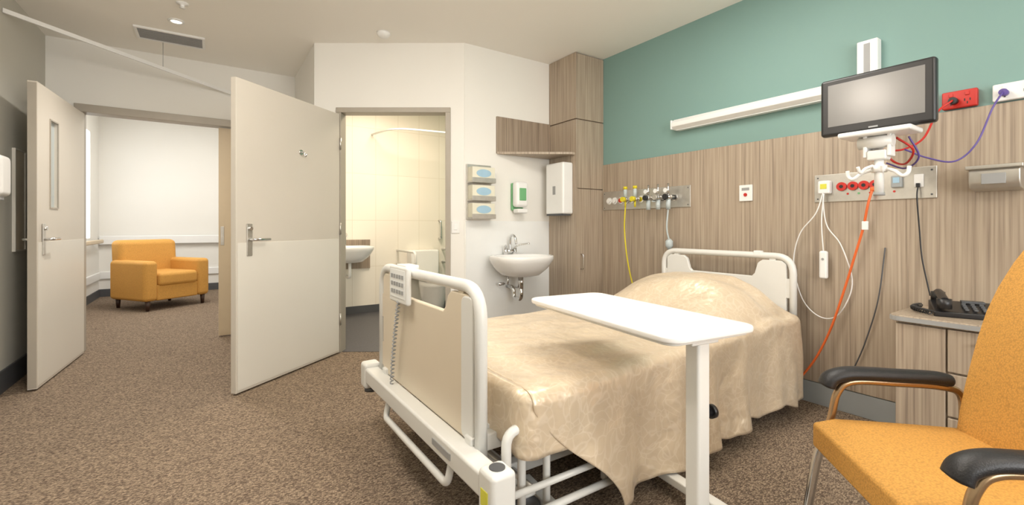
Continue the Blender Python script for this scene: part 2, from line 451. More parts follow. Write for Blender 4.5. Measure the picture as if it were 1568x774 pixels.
l = bpy.data.lights.new('added_window_fill', 'AREA'); l.shape = 'RECTANGLE'; l.size = 2.6; l.size_y = 1.35; l.energy = 62; l.color = (1,.985,.965)  # fill light added at the unseen window, tilted up to lift the ceiling
o = bpy.data.objects.new('added_window_fill', l); COL.objects.link(o); o.location = (1.2, -1.97, 1.55); o.rotation_euler = (math.radians(100), 0, 0)

# ------------------------------------------------------------ sink wall fittings
parts = [box('rack', 1.885, 2.135, SY-.02, SY, 1.185, 1.675, 'steel', .003)]
for i in range(3):
    z = 1.20+i*.16
    parts += [box('glove_box_%d' % i, 1.895, 2.125, SY-.105, SY-.02, z, z+.125, 'card', .003),
              prism('opening_%d' % i, [(2.01+.075*math.cos(t*.3142), z+.07+.035*math.sin(t*.3142)) for t in range(20)], 'XZ', SY-.108, SY-.104, 'blue'),
              box('lip_%d' % i, 1.89, 2.13, SY-.115, SY-.105, z-.012, z+.03, 'steel', .002),
              box('tray_%d' % i, 1.89, 2.13, SY-.11, SY-.018, z-.014, z-.001, 'steel')]
group('glove_dispenser', parts, (2.01, SY-.05, 1.4))

parts = [box('back_plate', 2.36, 2.49, SY-.03, SY, 1.27, 1.53, 'green', .012, 3),
         box('cover', 2.355, 2.495, SY-.115, SY-.03, 1.30, 1.54, 'white', .03, 4),
         box('bottle', 2.385, 2.465, SY-.12, SY-.1, 1.36, 1.48, 'green', .008),
         box('push_lever', 2.37, 2.48, SY-.12, SY-.03, 1.245, 1.285, 'white', .01)]
group('sanitiser_dispenser', parts, (2.42, SY-.05, 1.4))

parts = [box('housing', 2.70, cx0-.012, 3.19, 3.45, 1.235, 1.72, 'white', .018, 4),
         box('slot', 2.705, 2.80, 3.20, 3.44, 1.222, 1.24, 'dgrey'),
         box('window', 2.698, 2.702, 3.30, 3.34, 1.42, 1.5, 'grey')]
group('paper_towel_dispenser', parts, (2.77, 3.32, 1.48))

def basin(name, cx, ywall, z, rx, ry, hh, m='ceramic'):
    n = 40
    cy = ywall-ry
    prof = [(.30,-hh),(.55,-hh*.93),(.80,-hh*.62),(.95,-hh*.3),(1.0,-.03),(1.0,-.008),(.985,0),(.90,0),(.84,-.012),(.78,-.05),(.6,-.10),(.3,-.125),(.05,-.13)]
    V, F = [], []
    for k, (s, dz) in enumerate(prof):
        inner = k >= 7
        for i in range(n):
            a = 2*math.pi*i/n
            ca, sa = math.cos(a), math.sin(a)
            e = .75
            x = math.copysign(abs(ca)**e, ca)*rx*s
            y = math.copysign(abs(sa)**e, sa)*ry*s
            if inner:
                y = y*.85-ry*.12
            else:
                if sa > 0: y = y if s > .95 else math.copysign(abs(sa)**e, sa)*ry*(s*.3+.7)
            V.append((cx+x, cy+y, z+dz))
    for k in range(len(prof)-1):
        for i in range(n):
            j = (i+1) % n
            F.append((k*n+i, k*n+j, (k+1)*n+j, (k+1)*n+i))
    F.append(tuple(range(n))[::-1]); F.append(tuple((len(prof)-1)*n+i for i in range(n)))
    return obj(name, V, F, m, True)
sx, sz = 2.32, .86
wy = SY-.007
parts = [basin('bowl', sx, wy, sz, .285, .235, .19),
         cyl('tap_body', (sx-.05, wy-.05, sz+.03), (sx+.05, wy-.05, sz+.03), .018, 'chrome'),
         cyl('tap_base_l', (sx-.05, wy-.05, sz-.01), (sx-.05, wy-.05, sz+.06), .02, 'chrome'),
         cyl('tap_base_r', (sx+.05, wy-.05, sz-.01), (sx+.05, wy-.05, sz+.06), .02, 'chrome'),
         tube('spout', smoothp([(sx,wy-.05,sz+.02),(sx,wy-.05,sz+.13),(sx,wy-.08,sz+.18),(sx,wy-.13,sz+.16),(sx,wy-.15,sz+.10)]), .011, 'chrome'),
         tube('lever_l', smoothp([(sx-.05,wy-.05,sz+.06),(sx-.07,wy-.08,sz+.085),(sx-.13,wy-.15,sz+.07)]), .008, 'chrome'),
         tube('lever_r', smoothp([(sx+.05,wy-.05,sz+.06),(sx+.08,wy-.08,sz+.085),(sx+.16,wy-.14,sz+.10)]), .008, 'chrome'),
         cyl('waste', (sx, wy-.23, sz-.19), (sx, wy-.23, sz-.30), .02, 'chrome'),
         tube('trap', fillet([(sx,wy-.23,sz-.27),(sx,wy-.23,sz-.40),(sx,wy-.11,sz-.40),(sx,wy-.11,sz-.30),(sx,wy,sz-.30)], .05), .019, 'chrome'),
         tube('supply_l', fillet([(sx-.07,wy-.12,sz-.17),(sx-.07,wy-.12,sz-.27),(sx-.07,wy,sz-.27)], .03), .008, 'chrome'),
         tube('supply_r', fillet([(sx+.05,wy-.12,sz-.17),(sx+.05,wy-.12,sz-.31),(sx+.05,wy,sz-.31)], .03), .008, 'chrome'),
         cyl('valve_l', (sx-.07,wy-.05,sz-.27), (sx-.13,wy-.05,sz-.27), .014, 'chrome')]
group('wash_basin', parts, (sx, wy-.2, sz))
group('light_switch', [box('plate', 1.215, 1.285, -.01, 0, 1.06, 1.17, 'white', .003), box('rocker', 1.235, 1.265, -.014, -.008, 1.09, 1.14, 'vinyl', .002)], (.770,4.297,0), ang, world=False)

# ------------------------------------------------------------ bathroom things
bx = 1.40
parts = [basin('bowl', bx, 5.88, .88, .27, .26, .20),
         box('backing', bx-.35, 1.72, 5.88, 5.898, .58, .95, 'woodv'),
         tube('tap', smoothp([(bx,5.84,.88),(bx,5.84,1.0),(bx,5.80,1.03),(bx,5.74,.99)]), .011, 'chrome'),
         tube('trap', fillet([(bx,5.62,.70),(bx,5.62,.5),(bx,5.89,.5)], .05), .018, 'white')]
group('bathroom_basin', parts, (bx, 5.7, .85))
rail = [tube('rail', fillet([(1.75,5.9,2.32),(1.85,5.35,2.32),(2.9,5.2,2.32),(2.95,5.9,2.32)], .25), .012, 'white')]
group('shower_curtain_rail', rail, (2.3, 5.4, 2.3))
group('grab_rail', [tube('bar', fillet([(2.70,5.9,1.20),(2.70,5.84,1.20),(2.70,5.84,.95),(2.70,5.9,.95)], .03), .015, 'chrome')], (2.7, 5.87, 1.08))
tx, ty = 2.42, 5.42
def ell(cx, cy, rx, ry, z, n=28): return [(cx+rx*math.cos(2*math.pi*i/n), cy+ry*math.sin(2*math.pi*i/n), z) for i in range(n)]
def loft(name, rings, m):
    n = len(rings[0]); V = [v for r in rings for v in r]; F = []
    for k in range(len(rings)-1):
        for i in range(n):
            j = (i+1) % n; F.append((k*n+i, k*n+j, (k+1)*n+j, (k+1)*n+i))
    F.append(tuple(range(n))[::-1]); F.append(tuple((len(rings)-1)*n+i for i in range(n)))
    return obj(name, V, F, m, True)
parts = [loft('bowl', [ell(tx,ty+.08,.12,.22,.004), ell(tx,ty+.06,.13,.24,.15), ell(tx,ty+.02,.18,.27,.35), ell(tx,ty,.19,.28,.42)], 'ceramic'),
         loft('seat', [ell(tx,ty,.195,.285,.421), ell(tx,ty,.2,.29,.435), ell(tx,ty,.195,.285,.455)], 'ceramic'),
         box('cistern', tx-.2, tx+.2, 5.72, 5.898, .42, .80, 'ceramic', .02, 3),
         tube('support_rail_l', fillet([(tx-.33,5.9,.80),(tx-.33,5.25,.80),(tx-.33,5.25,.62),(tx-.33,5.9,.62)], .06), .016, 'white'),
         tube('support_rail_r', fillet([(tx+.33,5.9,.80),(tx+.33,5.25,.80),(tx+.33,5.25,.62),(tx+.33,5.9,.62)], .06), .016, 'white')]
group('toilet', parts, (tx, ty, 0))

# ------------------------------------------------------------ corridor
parts = [box('rail', -1.46, .76, 9.50, 9.53, .83, .97, 'white', .012, 3), boxes('brackets', [(x, x+.04, 9.53, 9.58, .86, .94) for x in (-1.2,-.3,.5)], 'grey'),
         box('bump_rail', -1.46, .76, 9.55, 9.58, .28, .40, 'white', .01)]
group('corridor_handrail', parts, (-.3, 9.55, .9))
parts = [box('rail', -1.41, -1.37, 5.7, 9.3, .86, .92, 'doorB', .015, 3), boxes('brackets', [(-1.47, -1.40, y, y+.04, .86, .89) for y in (5.9,7,8.1,9.1)], 'steel'),
         box('bump_rail', -1.47, -1.44, 5.6, 9.5, .28, .40, 'white', .01)]
group('corridor_timber_handrail', parts, (-1.4, 7.5, .9))

def cushion(name, x0, x1, y0, y1, z0, z1, m, r=.04):
    o = box(name, x0, x1, y0, y1, z0, z1, m)
    b = o.modifiers.new('b', 'BEVEL'); b.width = r; b.segments = 5; b.limit_method = 'ANGLE'
    for p in o.data.polygons: p.use_smooth = True
    o.modifiers.new('w', 'WEIGHTED_NORMAL')
    return o
parts = [cushion('arm_l', -.43, -.26, -.42, .34, .13, .66, 'orange', .05),
         cushion('arm_r', .26, .43, -.42, .34, .13, .66, 'orange', .05),
         cushion('base', -.27, .27, -.40, .35, .13, .34, 'orange', .02),
         cushion('seat', -.26, .26, -.43, .25, .32, .50, 'orange', .05)]
bk = cushion('back', -.37, .37, .16, .40, .18, .93, 'orange', .07)
for v in bk.data.vertices:
    if v.co.z > .5: v.co.y += .05
parts += [bk]
parts += [loft('leg_%d' % i, [ell(x,y,.02,.02,0,16), ell(x,y,.032,.032,.14,16)], 'legw') for i, (x, y) in enumerate(((-.36,-.36),(.36,-.36),(-.33,.32),(.33,.32)))]
rzc = math.atan2(.573, .816)
group('club_armchair', parts, (-.60, 8.08, 0), rzc, world=False)

# ------------------------------------------------------------ head-wall fittings
W = HW-.018
def plate_screws(Y0, Y1, z0, z1):
    return [cyl('screw', (W-.008, y, z), (W-.0095, y, z), .005, 'dgrey', 10) for y in (Y0+.02, Y1-.02) for z in (z0+.02, z1-.02)]
parts = [box('plate', W-.008, W, 2.182, 3.135, 1.275, 1.45, 'steel', .003)]
for y, c in ((3.05,'white'),(2.98,'white'),(2.90,'red'),(2.84,'black'),(2.78,'yellow'),(2.67,'yellow'),(2.53,'steel'),(2.43,'steel'),(2.33,'steel')):
    parts.append(cyl('outlet_ring', (W-.008,y,1.36), (W-.016,y,1.36), .032, 'white' if c != 'steel' else 'chrome'))
    parts.append(cyl('outlet_core', (W-.016,y,1.36), (W-.03,y,1.36), .02, c if c != 'steel' else 'black'))
for y, c in ((2.78,'yellow'),(2.67,'yellow')):
    parts += [cyl('flow_body', (W-.03,y,1.36), (W-.10,y,1.36), .018, 'chrome'),
              cyl('flow_tube', (W-.09,y,1.37), (W-.09,y,1.47), .016, 'glass'),
              cyl('flow_knob', (W-.10,y,1.36), (W-.135,y,1.36), .022, c),
              cyl('flow_cap', (W-.09,y,1.45), (W-.09,y,1.475), .018, 'yellow'),
              cyl('flow_barb', (W-.09,y,1.35), (W-.09,y,1.29), .008, 'yellow')]
for y in (2.53,2.43,2.33):
    parts += [cyl('reg_body', (W-.03,y,1.36), (W-.11,y,1.36), .02, 'chrome'),
              cyl('reg_gauge', (W-.07,y+.02,1.415), (W-.10,y+.02,1.415), .022, 'chrome'),
              cyl('reg_face', (W-.10,y+.02,1.415), (W-.101,y+.02,1.415), .018, 'white'),
              cyl('reg_stem', (W-.085,y,1.37), (W-.085,y,1.47), .008, 'chrome'),
              cyl('reg_knob', (W-.11,y,1.36), (W-.135,y,1.36), .022, 'black' if y != 2.43 else 'steel'),
              cyl('reg_cup', (W-.085,y,1.34), (W-.085,y,1.26), .018, 'glass')]
parts += plate_screws(2.182,3.135,1.275,1.45)
parts += [tube('oxygen_hose', smoothp([(W-.09,2.78,1.29),(W-.09,2.79,1.1),(W-.08,2.77,.85),(W-.06,2.72,.6),(W-.04,2.6,.3)]), .006, 'yellow'),
          tube('suction_hose', smoothp([(W-.085,2.33,1.27),(W-.09,2.34,1.1),(W-.06,2.33,.95),(W-.05,2.36,.8)]), .007, 'glass'),
          lathe('suction_cup', [(.01,0),(.03,.03),(.03,.07),(.01,.09)], (W-.06,2.34,.93), 'glass')]
group('medical_gas_panel', parts, (W, 2.66, 1.36))

X = W
parts = [box('plate', W-.008, W, .723, 1.299, 1.27, 1.44, 'steel', .003)]
for y in (1.150, 1.093, 1.039, .986):
    parts += [cyl('socket', (W-.008,y,1.36), (W-.02,y,1.36), .026, 'red'), cyl('socket_pin', (W-.02,y,1.36), (W-.022,y,1.36), .010, 'black')]
parts += [box('plug_white', W-.05, W-.008, 1.20, 1.265, 1.32, 1.40, 'white', .008),
          box('plug_label', W-.052, W-.05, 1.215, 1.25, 1.35, 1.38, 'label'),
          box('socket_blue', W-.03, W-.008, .862, .91, 1.335, 1.40, 'skirt', .005),
          box('socket_blue_core', W-.032, W-.03, .872, .9, 1.36, 1.39, 'blue'),
          box('plug_orange', W-.05, W-.008, .975, 1.0, 1.32, 1.345, 'orangec', .006),
          box('data_socket', W-.016, W-.008, .775, .815, 1.33, 1.40, 'white', .003),
          box('data_plug', W-.03, W-.016, .787, .803, 1.33, 1.352, 'black', .002)]
parts += [cyl('indicator', (W-.008, y, 1.315), (W-.011, y, 1.315), .006, 'green' if i % 2 else 'red', 10) for i, y in enumerate((1.12,1.065,1.01,.95,.9))]
parts += plate_screws(.723,1.299,1.27,1.44)
parts += [tube('orange_cable', smoothp([(X-.04,.99,1.33),(X-.06,1.005,1.24),(X-.05,1.03,1.11),(X-.05,1.07,.95),(X-.05,1.12,.755),(X-.06,1.19,.5),(X-.07,1.27,.3),(X-.10,1.36,.14)]), .0065, 'orangec'),
      box('cable_tag', X-.06, X-.045, 1.005, 1.035, 1.10, 1.15, 'white', .003)]
parts += [tube('call_cord', smoothp([(X-.045,1.235,1.33),(X-.06,1.27,1.2),(X-.04,1.37,1.07),(X-.03,1.41,.88),(X-.03,1.36,.66),(X-.03,1.26,.56),(X-.03,1.16,.59),(X-.03,1.09,.78),(X-.04,1.14,1.0),(X-.04,1.215,1.12),(X-.05,1.232,1.25),(X-.045,1.232,1.32)]), .0035, 'white'),
      tube('call_cord_drop', smoothp([(X-.05,1.23,1.32),(X-.055,1.24,1.15),(X-.045,1.235,.97)]), .0035, 'white'),
      box('call_handset', X-.06, X-.03, 1.21, 1.255, .80, .97, 'white', .012, 3), cyl('call_button', (X-.06,1.232,.92), (X-.063,1.232,.92), .007, 'grey')]
parts += [tube('phone_cord', smoothp([(X-.023,.795,1.34),(X-.04,.795,1.27),(X-.02,.79,1.1),(X-.018,.78,.95),(X-.02,.755,.8),(X-.05,.74,.76)]), .0035, 'black'),
          tube('lower_cord', smoothp([(X-.01,.94,1.0),(X-.02,.97,.7),(X-.02,1.03,.45),(X-.02,1.08,.3),(X-.03,1.13,.17)]), .0035, 'dgrey')]
group('power_outlet_panel', parts, (W, 1.0, 1.36))

group('nurse_call_plate', [box('plate', W-.010, W, 1.69, 1.784, 1.30, 1.415, 'white', .003), cyl('button', (W-.010,1.737,1.345), (W-.016,1.737,1.345), .012, 'red'), box('label', W-.011, W-.010, 1.71, 1.765, 1.375, 1.395, 'grey')], (W, 1.737, 1.36))
def sockets(y0, y1, z0, z1, c):
    P = [box('plate', HW-.035, HW, y0, y1, z0, z1, c, .006)]
    for i in range(2):
        yc = y0+(y1-y0)*(.27+.46*i)
        P += [boxes('pins_%d' % i, [(HW-.0365,HW-.035,yc-.012,yc-.008,z0+.03,z0+.042),(HW-.0365,HW-.035,yc+.008,yc+.012,z0+.03,z0+.042),(HW-.0365,HW-.035,yc-.002,yc+.002,z0+.015,z0+.027)], 'black'),
              box('switch_%d' % i, HW-.040, HW-.035, yc-.008, yc+.008, z1-.03, z1-.012, 'white' if c == 'white' else 'red', .002)]
    return P
group('emergency_power_socket', sockets(.572, .703, 1.722, 1.81, 'red')+[cyl('plug', (HW-.035,.655,1.757), (HW-.07,.655,1.757), .017, 'black'),
   tube('red_cable', smoothp([(HW-.07,.655,1.757),(HW-.12,.70,1.70),(HW-.25,.72,1.56),(2.82,.76,1.50),(2.73,.80,1.485)]), .005, 'red')], (HW, .64, 1.77))
group('power_socket', sockets(.365, .521, 1.722, 1.805, 'white')+[cyl('plug', (HW-.035,.48,1.757), (HW-.07,.48,1.757), .016, 'purple'),
   tube('purple_cable', smoothp([(HW-.07,.48,1.757),(HW-.10,.51,1.68),(HW-.12,.56,1.52),(HW-.15,.63,1.44),(2.9,.70,1.455),(2.74,.74,1.485)]), .004, 'purple')], (HW, .45, 1.76))

parts = [prism('housing', [(HW,1.90),(HW-.055,1.90),(HW-.09,1.925),(HW-.09,1.955),(HW-.06,1.985),(HW,1.985)], 'XZ', 1.12, 2.31, 'white', .004),
         box('end_cap', HW-.088, HW, 2.31, 2.325, 1.905, 1.98, 'white', .006),
         box('diffuser_strip', HW-.058, HW-.01, 1.14, 2.29, 1.896, 1.90, 'vinyl')]
group('bed_head_light', parts, (HW-.04, 1.7, 1.94))

mx = 2.545
y0, y1, z0, z1 = .585, 1.02, 1.565, 1.845
parts = [box('channel', HW-.06, HW, .965, 1.065, 1.72, 2.19, 'white', .006),
         box('channel_slot', HW-.062, HW-.06, 1.0, 1.03, 1.74, 2.17, 'grey'),
         tube('arm_lower', fillet([(HW-.06,1.0,1.80),(2.95,.98,1.80),(2.80,.93,1.66),(2.64,.84,1.50),(mx+.05,.80,1.50)], .05), .028, 'white'),
         box('bezel', mx, mx+.045, y0, y1, z0, z1, 'black', .014, 4),
         box('rear_shell', mx+.04, mx+.075, y0+.05, y1-.05, z0+.04, z1-.04, 'black', .015, 3),
         box('screen', mx-.002, mx+.001, y0+.035, y1-.035, z0+.045, z1-.030, 'screen'),
         box('badge', mx-.003, mx, .785, .82, z0+.014, z0+.021, 'grey'),
         box('tray', mx-.06, mx+.10, .65, .925, 1.538, 1.562, 'white', .008),
         cyl('tilt_joint', (mx+.01,.73,1.51), (mx+.01,.86,1.51), .028, 'bedw'),
         boxes('yoke', [(mx-.01,mx+.05,.735,.75,1.44,1.54),(mx-.01,mx+.05,.825,.84,1.44,1.54)], 'white', .004),
         box('mount_block', mx-.015, mx+.05, .75, .825, 1.425, 1.47, 'bedw', .008),
         cyl('post', (mx+.015,.785,1.44), (mx+.015,.785,1.27), .018, 'white'),
         cyl('post_cap', (mx+.015,.785,1.275), (mx+.015,.785,1.262), .022, 'grey'),
         cyl('hook_ring', (mx+.015,.785,1.40), (mx+.015,.785,1.37), .030, 'white')]
for s in (-1, 1):
    parts.append(tube('hook_%s' % ('a' if s < 0 else 'b'), smoothp([(mx+.015,.785+s*.02,1.385),(mx,.785+s*.06,1.37),(mx-.01,.785+s*.09,1.345),(mx-.01,.785+s*.11,1.355),(mx-.01,.785+s*.115,1.385)]), .008, 'white'))
    parts.append(tube('hook_front_%s' % ('a' if s < 0 else 'b'), smoothp([(mx+.0,.785+s*.02,1.40),(mx-.05,.785+s*.03,1.385),(mx-.08,.785+s*.04,1.365),(mx-.095,.785+s*.045,1.39)]), .007, 'white'))
parts += [tube('red_cable_loop', smoothp([(2.62,.74,1.53),(2.66,.69,1.47),(2.75,.74,1.42),(2.80,.80,1.44),(2.75,.83,1.50),(2.64,.80,1.52)]), .005, 'red'),
   tube('purple_cable_loop', smoothp([(2.64,.70,1.53),(2.70,.68,1.44),(2.78,.75,1.40),(2.84,.84,1.44)]), .004, 'purple')]
group('patient_monitor', parts, (mx, .8, 1.7))

parts = [prism('body', [(W,1.29),(W-.10,1.30),(W-.12,1.33),(W-.12,1.385),(W-.10,1.405),(W,1.41)], 'XZ', .415, .585, 'steel', .006),
         box('rim', W-.13, W-.0, .405, .595, 1.392, 1.41, 'steel', .004),
         box('clip', W-.127, W-.119, .46, .54, 1.32, 1.37, 'grey', .002)]
group('steel_wall_dispenser', parts, (W-.05, .5, 1.35))

# ------------------------------------------------------------ bedside cabinet + phone
cX0, cX1, cY0, cY1, cZ = 2.72, 3.12, .22, .786, .70
parts = [box('carcass', cX0+.02, cX1, cY0+.01, cY1-.01, .06, cZ-.03, 'wood', .004),
         prism('top', rrect(cX0-.015, cX1+.01, cY0-.01, cY1+.01, .05), 'XY', cZ-.03, cZ, 'wood', .004),
         prism('top_edging', rrect(cX0-.019, cX1+.01, cY0-.014, cY1+.014, .05), 'XY', cZ-.026, cZ-.006, 'grey'),
         box('door_panel', cX0, cX0+.02, .595, cY1-.015, .08, cZ-.04, 'wood', .003)]
for i in range(3):
    z = .08+i*.197
    parts += [box('drawer_%d' % i, cX0, cX0+.02, cY0+.015, .588, z, z+.188, 'wood', .003),
              tube('drawer_handle_%d' % i, fillet([(cX0,.35,z+.14),(cX0-.03,.35,z+.14),(cX0-.03,.49,z+.14),(cX0,.49,z+.14)], .015), .005, 'chrome')]
for i, (x, y) in enumerate(((cX0+.06,cY0+.06),(cX0+.06,cY1-.06),(cX1-.06,cY0+.06),(cX1-.06,cY1-.06))):
    parts.append(cyl('castor_%d' % i, (x-.01, y, .028), (x+.014, y, .028), .028, 'black'))
    parts.append(cyl('castor_stem_%d' % i, (x, y, .03), (x, y, .065), .008, 'steel'))
group('bedside_cabinet', parts, (2.92, .5, 0))
ph = [prism('base', [(-.09,0),(.09,0),(.09,.055),(.06,.06),(-.09,.025)], 'YZ', -.11, .11, 'black', .005),
      box('display', .0, .08, .03, .07, .055, .0655, 'dgrey', .002)]
for i in range(4):
    for j in range(3):
        ph.append(box('key_%d_%d' % (i, j), -.005+j*.03, .010+j*.03, -.075+i*.025, -.063+i*.025, .034+i*.004, .0425+i*.0055, 'dgrey', .002))
hs = smoothp([(-.075,-.10,.075),(-.075,-.06,.082),(-.075,0,.092),(-.075,.06,.098),(-.075,.10,.09)])
ph += [tube('handset_grip', hs, .016, 'black', radii=[.017]*len(hs)),
       cyl('handset_ear', (-.075,.085,.098), (-.075,.085,.058), .027, 'black'),
       cyl('handset_mouth', (-.075,-.085,.085), (-.075,-.085,.04), .027, 'black'),
       tube('coil_cord', [(-.12+.012*math.cos(t*.9)-.05*math.sin(t/38), -.10+t*.0022, .018+.010*math.sin(t*.9)) for t in range(110)], .003, 'black', sides=6)]
group('telephone', ph, (2.93, .58, cZ), math.radians(-70), world=False)

# ------------------------------------------------------------ hospital bed
P = []
def endboard(tag, x, ztop, zbot, cpanel, frm, dip, Y0=1.36, Y1=2.32, w=.17, tr=.021):
    tb = fillet([(x,Y0,zbot-.05),(x,Y0,ztop),(x,Y1,ztop),(x,Y1,zbot-.05)], .11, 8)
    out = [tube(tag+'_tube', tb, tr, frm)]
    a, b = Y0+.035, Y1-.035
    pts = [(a,zbot),(b,zbot),(b,ztop-.05),(b-.03,ztop-.028),(b-w+.02,ztop-.028),(b-w-.01,ztop-.05),(b-w-.03,ztop-dip+.02),(b-w-.05,ztop-dip),(a+w+.05,ztop-dip),(a+w+.03,ztop-dip+.02),(a+w+.01,ztop-.05),(a+w-.02,ztop-.028),(a+.03,ztop-.028),(a,ztop-.05)]
    out.append(prism(tag+'_panel', pts, 'YZ', x-.014, x+.014, cpanel, .006))
    out.append(boxes(tag+'_tabs', [(x-.01,x+.01,y-.02,y+.02,ztop-.04,ztop-.01) for y in (a+w*.5, b-w*.5)]+[(x-.012,x+.012,Y0,a+.01,z,z+.12) for z in (zbot+.03, ztop-.26)]+[(x-.012,x+.012,b-.01,Y1,z,z+.12) for z in (zbot+.03, ztop-.26)], cpanel))
    return out
P += endboard('footboard', .770, .905, .36, 'bedc', 'bedw', .115, 1.342, 2.385, .19, .023)
P += endboard('headboard', 3.02, .93, .38, 'bedw', 'bedw', .14)
P += [box('headboard_latch', 3.0, 3.04, 1.55, 1.60, .92, .96, 'white', .006)]
P += [prism('footboard_wing', rrect(1.366, 1.455, .365, .872, .03), 'YZ', .750, .790, 'bedw', .006)]
P += [box('control_keypad', .718, .743, 1.91, 2.14, .765, .935, 'bedw', .01, 3), box('keypad_face', .716, .719, 1.93, 2.12, .79, .92, 'vinyl', .001),
      boxes('keypad_buttons', [(.713,.717,1.945+i*.034,1.965+i*.034,.81+j*.035,.828+j*.035) for i in range(5) for j in range(3)], 'grey'),
      box('keypad_hook', .733, .798, 1.96, 2.08, .922, .942, 'bedw', .004)]
P += [tube('keypad_cable', [(.722+.008*math.cos(t*1.1), 2.02+.10*(t/150)+.008*math.sin(t*1.1)+.02*math.sin(t/50), .78-.5*(t/150)) for t in range(151)], .0035, 'grey', sides=6)]
P += [box('foot_beam', .683, .758, 1.20, 2.43, .285, .365, 'bedw', .012, 3),
      box('foot_beam_stripe', .680, .684, 1.40, 1.55, .315, .338, 'grey'),
      tube('foot_bar', fillet([(.72,1.46,.29),(.70,1.46,.20),(.70,2.14,.20),(.72,2.14,.29)], .03), .014, 'bedw'),
      box('corner_block_a', .68, .77, 1.12, 1.21, .22, .385, 'bedw', .018, 3),
      box('corner_block_b', .68, .77, 2.42, 2.51, .25, .385, 'bedw', .018, 3),
      cyl('corner_socket', (.725,1.165,.38), (.725,1.165,.388), .025, 'dgrey'),
      box('corner_label', .678, .681, 1.145, 1.185, .28, .33, 'label'),
      box('head_beam', 3.02, 3.08, 1.34, 2.36, .29, .35, 'bedw', .01)]
P += [boxes('deck_frame', [(.74,3.03,1.36,1.41,.33,.39),(.74,3.03,2.27,2.32,.33,.39)]+[(x,x+.04,1.41,2.27,.33,.38) for x in (.80,1.3,1.9,2.5,2.95)], 'bedw', .006),
      boxes('deck_panels', [(.80,1.28,1.40,2.28,.385,.405),(1.31,1.88,1.40,2.28,.385,.405),(1.91,2.3,1.40,2.28,.385,.405),(2.33,2.98,1.40,2.28,.385,.405)], 'bedw', .004),
      boxes('base_frame', [(.95,2.85,1.48,1.53,.13,.18),(.95,2.85,2.13,2.18,.13,.18),(.95,1.0,1.40,2.28,.12,.17),(2.8,2.85,1.40,2.28,.12,.17)], 'bedw', .006),
      tube('lift_arm_a', [(1.0,1.56,.16),(1.55,1.56,.35)], .022, 'steel'), tube('lift_arm_b', [(1.0,2.08,.16),(1.55,2.08,.35)], .022, 'steel'),
      tube('lift_arm_c', [(2.2,1.56,.16),(2.75,1.56,.35)], .022, 'steel'), tube('lift_arm_d', [(2.2,2.08,.16),(2.75,2.08,.35)], .022, 'steel'),
      tube('actuator', [(1.2,1.85,.2),(1.9,1.85,.32)], .03, 'grey'),
      box('motor_box', 1.9, 2.1, 1.7, 1.95, .18, .32, 'dgrey', .01),
      tube('brake_bar', [(.97,1.32,.17),(.97,2.36,.17)], .012, 'steel')]
def castor(i, x, y, R=.062):
    return [lathe('castor_wheel_%d' % i, [(.012,-.018),(R*.8,-.018),(R,-.012),(R,.012),(R*.8,.018),(.012,.018)], (x, y, R), 'dgrey', axis='Y'),
            cyl('castor_hub_%d' % i, (x,y-.021,R), (x,y+.021,R), .022, 'grey'),
            box('castor_fork_%d' % i, x-.03, x+.03, y-.028, y+.028, R*2+.002, R*2+.03, 'bedw', .008)]
for i, (x, y) in enumerate(((.97,1.36),(.97,2.32),(2.82,1.42),(2.82,2.26))): P += castor(i, x, y)
P += [cyl('buffer_wheel_a', (.725,1.165,.205), (.725,1.165,.235), .035, 'dgrey'), cyl('buffer_wheel_b', (.725,2.46,.23), (.725,2.46,.25), .035, 'dgrey')]
def siderail(tag, ys, x0, x1, s):
    o = [tube(tag+'_outer', fillet([(x0,ys,.10),(x0,ys,.44),(x1,ys,.44),(x1,ys,.10)], .05), .017, 'bedw')]
    o += [tube(tag+'_mid', fillet([(x0+.09,ys+s*.04,.10),(x0+.09,ys+s*.04,.38),(x1-.1,ys+s*.04,.38),(x1-.1,ys+s*.04,.10)], .04), .015, 'bedw')]
    o += [tube(tag+'_inner', fillet([(x0+.20,ys+s*.04,.12),(x0+.20,ys+s*.04,.33),(x1-.2,ys+s*.04,.33),(x1-.2,ys+s*.04,.12)], .04), .014, 'bedw')]
    o += [tube(tag+'_low', fillet([(x0,ys,.13),(x1,ys,.13)], .04), .014, 'bedw'), tube(tag+'_low2', [(x0,ys,.22),(x1,ys,.22)], .012, 'bedw')]
    o += [box(tag+'_bracket_%d' % k, x, x+.04, min(ys, ys+s*.14), max(ys, ys+s*.14), .33, .37, 'bedw', .005) for k, x in enumerate((x0+.12, x1-.16))]
    return o
P += siderail('siderail_near', 1.245, .81, 1.50, 1)
P += siderail('siderail_far', 2.43, .85, 1.62, -1)
P += [cushion('mattress', .875, 2.97, 1.385, 2.305, .405, .555, 'mattr', .04)]
def pillow(name, cx, cy, cz, lx, ly, lz, m):
    n = 16; V, F = [], []
    for s in (1, -1):
        for i in range(n+1):
            for j in range(n+1):
                u, v = -1+2*i/n, -1+2*j/n
                h = (max(0, (1-u**4)*(1-v**4)))**.5
                V.append((cx+u*lx*(1-.06*v*v), cy+v*ly*(1-.06*u*u), cz+s*lz*h))
    N1 = (n+1)**2
    for s in (0, 1):
        for i in range(n):
            for j in range(n):
                a = s*N1+i*(n+1)+j; q = (a, a+n+1, a+n+2, a+1)
                F.append(q if s == 0 else q[::-1])
    return obj(name, V, F, m, True)
P += [pillow('pillow', 2.70, 1.84, .64, .20, .34, .085, 'white')]

